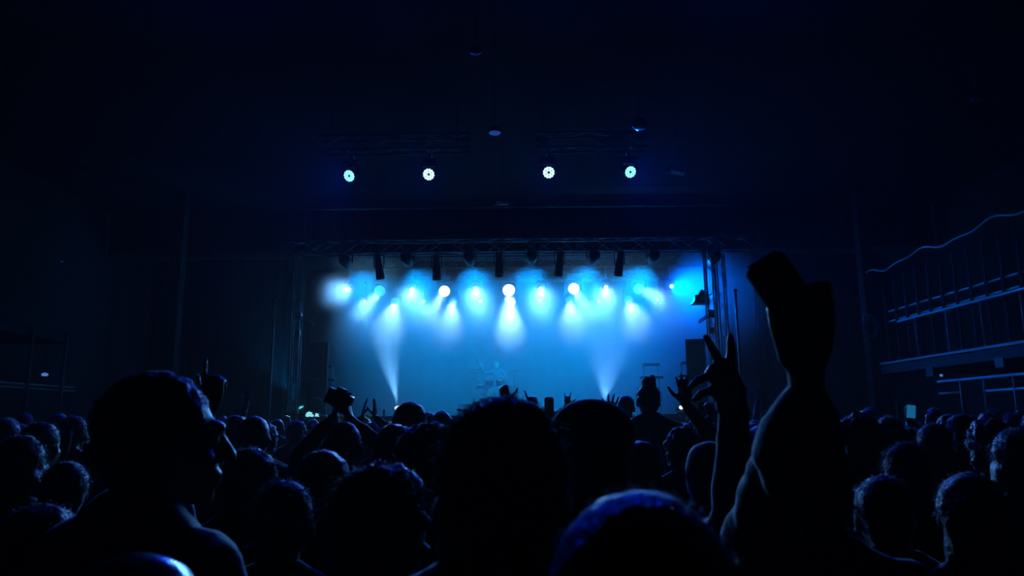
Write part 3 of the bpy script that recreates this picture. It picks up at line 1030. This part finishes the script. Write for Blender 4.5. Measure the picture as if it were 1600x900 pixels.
person(978, 617, 7.4, 'tall short-haired person in front of the bright stage haze', 'cropped', voxel=.01, cloth='cloth_b', wide=1.05)
o, b, hc, HQ, k = person(1013, 601, 5.8, 'person with hair piled in a bun and a jacket with pale piping', 'bun', voxel=.01, cloth='cloth_a', fuzz=500, fuzz_len=.03)
for s in (-1, 1):
    q = [V((s * .02, -.12, 1.36)) * k, V((s * .05, -.135, 1.25)) * k, V((s * .07, -.14, 1.1)) * k]
    MB().tube(q, .006, 6).build('piping', 'rail', o, True)
person(1002, 690, 2.8, 'person with a rim-lit smooth crown below the bun-haired person', 'short', hm='hair_b', voxel=.01, fuzz=700, fuzz_len=.01, cloth='cloth_a')
person(1112, 695, 2.4, 'hooded person in front of the V-sign arm', hood=True, voxel=.011, cloth='cloth_b')

# --- hands holding a camera above the crowd
person(536, 660, 3.35, 'person lifting a small camera with both hands above the crowd', 'short', voxel=.007, cloth='cloth_a', sleeve=.9,
       arms={'L': arm_to(522, 652, 3.55, (.15, .1, 1), (1, .2, 0), HOLD), 'R': arm_to(546, 655, 3.55, (-.25, .1, 1), (-1, .2, 0), HOLD)})
c = P(530, 624, 3.57)
t = thing('camera', 'small dark camera held up by two hands left of centre', 'camera', c)
rc = Matrix.Rotation(.42, 3, 'Y')
MB().box((0, 0, 0), (.125, .045, .075), rc).build('camera_body', 'phone', t)
MB().lathe([(.032, 0), (.034, .05), (.028, .055)], 18, rc @ V((.01, .022, -.002)), rc @ Matrix.Rotation(-PI / 2, 3, 'X')).build('lens_barrel', 'black', t, True)
MB().box(rc @ V((-.005, 0, .045)), (.05, .03, .02), rc).build('viewfinder', 'phone', t)
MB().box(rc @ V((0, -.024, 0)), (.08, .004, .055), rc).build('rear_screen', 'glass', t)

# --- V sign: fingers laid out joint by joint
VD = 1.7


def vsign(B, C, base):
    def ch(pts, rr):
        B.tube([P(x, y, VD + dz) - base for x, y, dz in pts], rr, 9, rnd=True)
    ch([(1146, 660, 0), (1146, 628, 0), (1139, 600, 0), (1134, 582, 0)], [.034, .031, .026, .018])
    ch([(1148, 640, 0), (1147, 610, 0), (1144, 582, 0)], [.028, .026, .016])
    ch([(1136, 640, 0), (1131, 612, 0), (1129, 595, 0)], [.024, .022, .017])
    ch([(1131, 580, 0), (1121, 559, .005), (1111, 541, .01), (1103, 526, .012)], [.0135, .0122, .0105, .0078])
    ch([(1144, 578, 0), (1143, 553, .005), (1142, 537, .008), (1141, 525, .01)], [.0135, .0122, .0108, .0080])
    ch([(1126, 588, 0), (1112, 574, .02), (1106, 583, .05), (1112, 596, .06)], [.012, .0105, .0095, .0080])
    ch([(1124, 596, 0), (1106, 588, -.015), (1091, 594, -.02), (1078, 605, -.01)], [.0125, .0112, .0098, .0075])
    ch([(1128, 622, 0), (1112, 610, .0), (1097, 614, .01), (1086, 624, .015)], [.015, .0125, .011, .0085])
    ch([(1150, 625, 0), (1159, 612, -.01), (1162, 609, -.01)], [.018, .013, .009])
    C.tube([P(1147, 645, VD) - base, P(1148, 680, VD) - base, P(1152, 730, VD) - base, P(1160, 800, VD + .02) - base], [.037, .038, .044, .052], 12, rnd=True)


person(1178, 668, 1.95, 'person in the dark making a V sign with a raised hand', 'long', voxel=.0048, cloth='cloth_a', off=(.03, 0, 0),
       arms={'L': dict(wrist=P(1147, 650, VD), u=(0, 0, 1), n=AWAY, custom=True, out=(-.1, .1, -1))}, extra=vsign, sleeve=.9)

# --- arm with the phone
HD = 1.16


def phonehand(B, C, base):
    def ch(pts, rr):
        B.tube([P(x, y, HD + dz) - base for x, y, dz in pts], rr, 9, rnd=True)
    ch([(1261, 610, 0), (1259, 575, 0), (1252, 535, .012), (1245, 500, .012)], [.027, .029, .036, .03])
    ch([(1264, 575, 0), (1272, 535, .012), (1275, 490, .012), (1268, 462, .012)], [.024, .03, .03, .022])
    ch([(1236, 560, 0), (1225, 535, -.002), (1213, 505, -.012), (1207, 480, -.016)], [.02, .016, .0125, .0095])
    for i, (y0, y1) in enumerate(((447, 462), (470, 486), (494, 508), (518, 528))):
        x0 = (1290, 1294, 1293, 1287)[i]
        ch([(1274, y0 + 16, .02), (x0, y0 + 3, .008), (x0 + 1, y0, -.008), (x0 - 26, y0 + 6, -.026), (x0 - 42, y1, -.026)], [.014, .0118, .0105, .0100, .0080])
    # wide sleeve slipped down the forearm
    C.tube([P(1263, 622, HD) - base, P(1262, 640, HD) - base, P(1256, 668, HD) - base, P(1250, 720, HD + .03) - base], [.036, .05, .064, .075], 14, rnd=True)


person(1290, 690, 1.55, 'person in a baggy sleeve raising a phone high in one hand', 'short', voxel=.0048, cloth='cloth_a', off=(-.02, .02, 0), bag=.012,
       arms={'L': dict(wrist=P(1262, 600, HD), u=(0, 0, 1), n=(0, -1, 0), custom=True, out=(-.6, -.2, -1))}, extra=phonehand, sleeve=.6)
pc = [P(1190, 415, 1.135), P(1247, 379, 1.135), P(1272, 520, 1.135), P(1215, 553, 1.135)]
ctr = sum(pc, V()) / 4
ux = ((pc[1] - pc[0]) + (pc[2] - pc[3])).normalized()
uz = ((pc[0] - pc[3]) + (pc[1] - pc[2]))
uz = (uz - ux * uz.dot(ux)).normalized()
uy = uz.cross(ux)
RM = Matrix((ux, uy, uz)).transposed()


def phone_obj(label, ctr, RM, w, h, screen='glass', group=None, th=.009):
    t = thing('phone', label, 'phone', ctr, group=group)
    t.rotation_mode = 'QUATERNION'
    t.rotation_quaternion = RM.to_quaternion()
    bm = bmesh.new()
    bmesh.ops.create_cube(bm, size=1)
    for v in bm.verts:
        v.co = V((v.co.x * w, v.co.y * th, v.co.z * h))
    ed = [e for e in bm.edges if abs((e.verts[0].co - e.verts[1].co).y) > th * .5]
    bmesh.ops.bevel(bm, geom=ed, offset=w * .14, segments=4, affect='EDGES')
    me = bpy.data.meshes.new('phone_body')
    bm.to_mesh(me)
    bm.free()
    me.materials.append(M['phone'])
    link('phone_body', me, t)
    MB().box((0, -th / 2 - .0006, 0), (w * .9, .001, h * .93)).build('screen', screen, t)
    MB().box((-w * .28, th / 2 + .001, h * .4), (w * .3, .002, h * .12)).build('camera_bump', 'glass', t)
    MB().lathe([(.005, 0), (.005, .002)], 10, (-w * .28, th / 2 + .002, h * .4), Matrix.Rotation(-PI / 2, 3, 'X')).build('camera_lens', 'chrome', t)
    return t


phone_obj('black phone gripped high in the raised hand at right', ctr, RM, .069, .146)

# --- other raised hands and phones over the heads
def raiser(px, top, d, label, hair, hands, **kw):
    """hands: list of (side, wrist px, py, u, n, pose)."""
    return person(px, top, d, label, hair, voxel=.0062, arms={h[0]: arm_to(h[1], h[2], d + .12, h[3], h[4], h[5]) for h in hands}, **kw)


raiser(958, 668, 4.4, 'person with a four-finger wave beside the tall short-haired person', 'short', [('L', 951, 655, (.15, .1, 1), AWAY, dict(curls=(.05, .03, .03, .05), spreads=(.32, .1, -.12, -.5)))])
raiser(800, 652, 5.2, 'person behind the big central head with a cupped hand up', 'short', [('L', 792, 628, (-.25, .1, 1), AWAY, HOLD), ('R', 836, 640, (-.3, .1, 1), AWAY, POINT)])
raiser(722, 668, 4.6, 'person reaching a flat hand sideways left of the central head', 'long', [('R', 752, 646, (-1, .1, .25), (0, .2, -1), CLAP)])
raiser(884, 655, 8.5, 'person far ahead making horns over the capped head', 'short', [('L', 886, 632, (.1, .1, 1), AWAY, HORNS)])
raiser(579, 660, 6.2, 'person clapping two upright hands near the floor beam', 'tail', [('L', 566, 652, (.16, .1, 1), (1, .2, 0), CLAP), ('R', 585, 652, (.03, .1, 1), (-1, .2, 0), CLAP)])
raiser(1068, 672, 3.6, 'person with a spread hand beside the tiny stage-edge lamp', 'curly', [('R', 1071, 632, (.02, .1, 1), AWAY, dict(curls=(.22, .16, .18, .2), spreads=(.16, .04, -.1, -.24), thumb=(.55, .45)))])
raiser(1122, 668, 5.6, 'person with drooping fingers raised under the V sign', 'bob', [('L', 1113, 652, (-.2, .1, .9), AWAY, HOLD)])
raiser(858, 664, 6.0, 'person holding a dark phone upright right of the central head', 'short', [('R', 859, 652, (0, .1, 1), (0, -1, 0), HOLD)])
phone_obj('small dark phone upright between the central head and the cap', P(858, 635, 6.08), Matrix.Identity(3), .075, .15)
raiser(1097, 662, 7.0, 'person holding a dark phone upright seen under the V sign', 'short', [('R', 1097, 654, (0, .1, 1), (0, -1, 0), HOLD)])
phone_obj('small dark phone upright under the V-sign hand', P(1097, 640, 7.08), Matrix.Identity(3), .075, .15)
raiser(1424, 668, 4.6, 'person filming with a glowing phone near the right terrace', 'short', [('R', 1424, 662, (0, .1, 1), (0, -1, 0), HOLD)])
phone_obj('phone with a glowing blue screen near the right terrace', P(1423, 643, 4.68), Matrix.Rotation(.12, 3, 'Y'), .06, .085, 'screen')

# --- mid-distance heads on both sides that catch light
side_heads = [
    (28, 682, 2.6, 'person at far left with a bright patch of light on the hair', 'bob', 'hair_b', -.2), (62, 660, 3.4, 'person at far left with a curved rim of light on the crown', 'short', 'hair_b', 0),
    (96, 722, 2.5, 'person left of the tall profile with light on one cheek', 'short', 'hair', -.6), (112, 650, 4.6, 'person at left with a small glint beside the terrace post', 'tail', 'hair', -.3),
    (6, 655, 4.2, 'person cut by the left edge below the terrace rail', 'short', 'hair_b', 0),
    (1345, 652, 3.0, 'person with a curly rim-lit crown right of the phone arm', 'curly', 'hair_b', .2), (1392, 652, 4.0, 'person with a lit ear right of the curly crown', 'short', 'hair', .4),
    (1424, 693, 2.6, 'person with a lit cheek below the glowing phone', 'bob', 'hair_b', .6), (1462, 662, 3.6, 'person with a lit sleeve right of the glowing phone', 'short', 'hair', .3),
    (1503, 648, 4.4, 'person in front of the right terrace posts with long hair', 'long', 'hair', 0), (1552, 662, 3.1, 'person at right with speckled light on curled hair', 'curly', 'hair_b', .3),
    (1596, 672, 2.5, 'person cut by the right edge with a bright rim of light', 'bob', 'hair_b', .4), (1385, 745, 1.9, 'person low at right with a lit shoulder seam', 'short', 'hair', .2),
    (1520, 742, 1.8, 'person low at far right with a faintly lit collar', 'long', 'hair', .2), (440, 752, 1.75, 'person low at left of the round rim-lit head', 'tail', 'hair', -.1),
    (60, 790, 1.4, 'dark person at bottom left below the lit heads', 'short', 'hair', 0), (1235, 770, 2.0, 'person below the phone arm with a lit sleeve fold', 'bob', 'hair', .2),
]
for px, top, d, lab, hs, hm, hy in side_heads:
    person(px, top, d, lab, hs, hm=hm, hyaw=-hy, voxel=.014, fuzz=1100, fuzz_len=.022, frizz=.5, cloth=random.choice(['cloth_a', 'cloth_b', 'cloth_c']))

# --- the packed crowd towards the stage: a few kinds, copied one by one
KINDS = []
for i, (hs, hm, cl, H, wd_, hood) in enumerate([('short', 'hair', 'cloth_a', 1.72, 1.0, False), ('bob', 'hair_b', 'cloth_b', 1.66, .92, False), ('long', 'hair', 'cloth_a', 1.68, .9, False),
                                                ('curly', 'hair_b', 'cloth_c', 1.72, 1.0, False), ('cropped', 'hair', 'cloth_b', 1.76, 1.08, False), ('tail', 'hair_b', 'cloth_a', 1.67, .92, False)]):
    bm_, cm, lm, hc, HQ, k = body_mesh(H, 0, None, None, .018, cl, wd_, it=2)
    KINDS.append((H, hs, bm_, cm, lm, hair_mesh(hs, hc, HQ, k, .013, hm, i)))
up_arm = {'R': dict(wrist=V((.28, .12, 1.93)), u=V((.05, .1, 1)), n=V((0, 1, .1)), pose=OPEN)}
bm_, cm, lm, hc, HQ, k = body_mesh(1.7, 0, None, up_arm, .009, 'cloth_a')
KINDS.append((1.7, 'raised', bm_, cm, lm, hair_mesh('short', hc, HQ, k, .013, 'hair', 9)))
DESC = {'short': 'short-haired', 'bob': 'bob-haired', 'long': 'long-haired', 'curly': 'curly-haired', 'cropped': 'crop-haired', 'tail': 'pony-tailed', 'raised': 'short-haired one-arm-raised'}
rng = random.Random(5)
rows = [3.0, 3.7, 4.5, 5.4, 6.4, 7.5, 8.7, 10.0, 11.4, 12.9, 14.5, 16.2, 18.0, 19.2]
for ri, y in enumerate(rows):
    half = min(8.6, .71 * y + .3)
    sp = .62 if y < 12 else .7
    n = int(2 * half / sp)
    for i in range(n + 1):
        x = -half + (i + .5 * (ri % 2)) * sp + rng.uniform(-.1, .1)
        yy = y + rng.uniform(-.14, .14)
        if abs(x) > half or any((x - a) ** 2 + (yy - b) ** 2 < .46 ** 2 for a, b, _ in PEOPLE):
            continue
        K = KINDS[6] if rng.random() < .035 and y > 6 else KINDS[rng.randrange(6)]
        # heads stay about eye level: taller people only further ahead
        want = rng.uniform(1.54, 1.64) if y < 7 else rng.uniform(1.55, 1.72) if y < 14 else rng.uniform(1.58, 1.76)
        s = want / K[0]
        zone = 'left' if x < -y * .23 else 'right' if x > y * .23 else 'middle'
        near = 'nearer rows' if y < 7 else 'middle rows' if y < 13 else 'last rows by the stage'
        o = link('person', K[2], None, (x, yy, 0))
        o.scale = (s, s, s)
        o.rotation_euler = (0, 0, rng.uniform(-.35, .35))
        tag(o, '%s person among the dark crowd, %s, %s of hall' % (DESC[K[1]], near, zone), 'person', 'crowd, %s, %s' % (near, zone))
        link('top', K[3], o)
        link('trousers', K[4], o)
        link('hair', K[5], o)
        PEOPLE.append((x, yy, .3))

# --- drummer on stage
arms = {'R': dict(wrist=V((.52, .3, 1.62)), u=V((.5, .3, .8)), n=V((-.5, .6, 0)), pose=FIST), 'L': dict(wrist=V((-.3, .42, 1.1)), u=V((-.1, 1, -.1)), n=V((0, 0, -1)), pose=FIST)}
bm_, cm, lm, hc, HQ, k = body_mesh(1.78, 0, None, arms, .011, 'cloth_a', seat=True)
o = link('person', bm_, None, (dx + .02, 25.35, DZ - .36))
o.rotation_euler = (0, 0, PI)
tag(o, 'drummer in the haze at centre stage with one arm raised', 'person')
link('top', cm, o)
link('trousers', lm, o)
link('hair', hair_mesh('short', hc, HQ, k, .012, 'hair_b', 3), o)
for a, b in (((-.55, -.36, 1.28), (-.75, -.45, 1.72)), ((.3, -.5, .76), (.42, -.85, .72))):
    q = V((dx + .02, 25.35, DZ))
    tag(MB().tube([q + V(a), q + V(b)], [.011, .007], 6).build('drumstick', 'drumskin', None, True), 'pale drumstick raised by the drummer' if a[2] > 1 else 'pale drumstick held low by the drummer', 'drumstick')

flush()

# ------------------------------------------------------------------ haze: thick on the stage, thin in the hall
def haze(name, a, b, dens, label):
    m = bpy.data.materials.new(name)
    m.use_nodes = True
    nt = m.node_tree
    nt.nodes.clear()
    out = nt.nodes.new('ShaderNodeOutputMaterial')
    vs = nt.nodes.new('ShaderNodeVolumeScatter')
    vs.inputs['Color'].default_value = (1, 1, 1, 1)
    vs.inputs['Density'].default_value = dens
    vs.inputs['Anisotropy'].default_value = .42
    nt.links.new(vs.outputs[0], out.inputs['Volume'])
    o = MB().bbox(a, b).build(name, m)
    tag(o, label, 'haze', kind='stuff')


haze('hall_haze', (-11.95, -5.95, .02), (11.95, HF, CEIL - .03), .0012, 'thin theatrical haze drifting through the hall')
haze('stage_haze', (-11.9, HF + .002, STAGE + .005), (11.9, 29.2, 6.7), .13, 'dense blue-lit haze filling the stage')
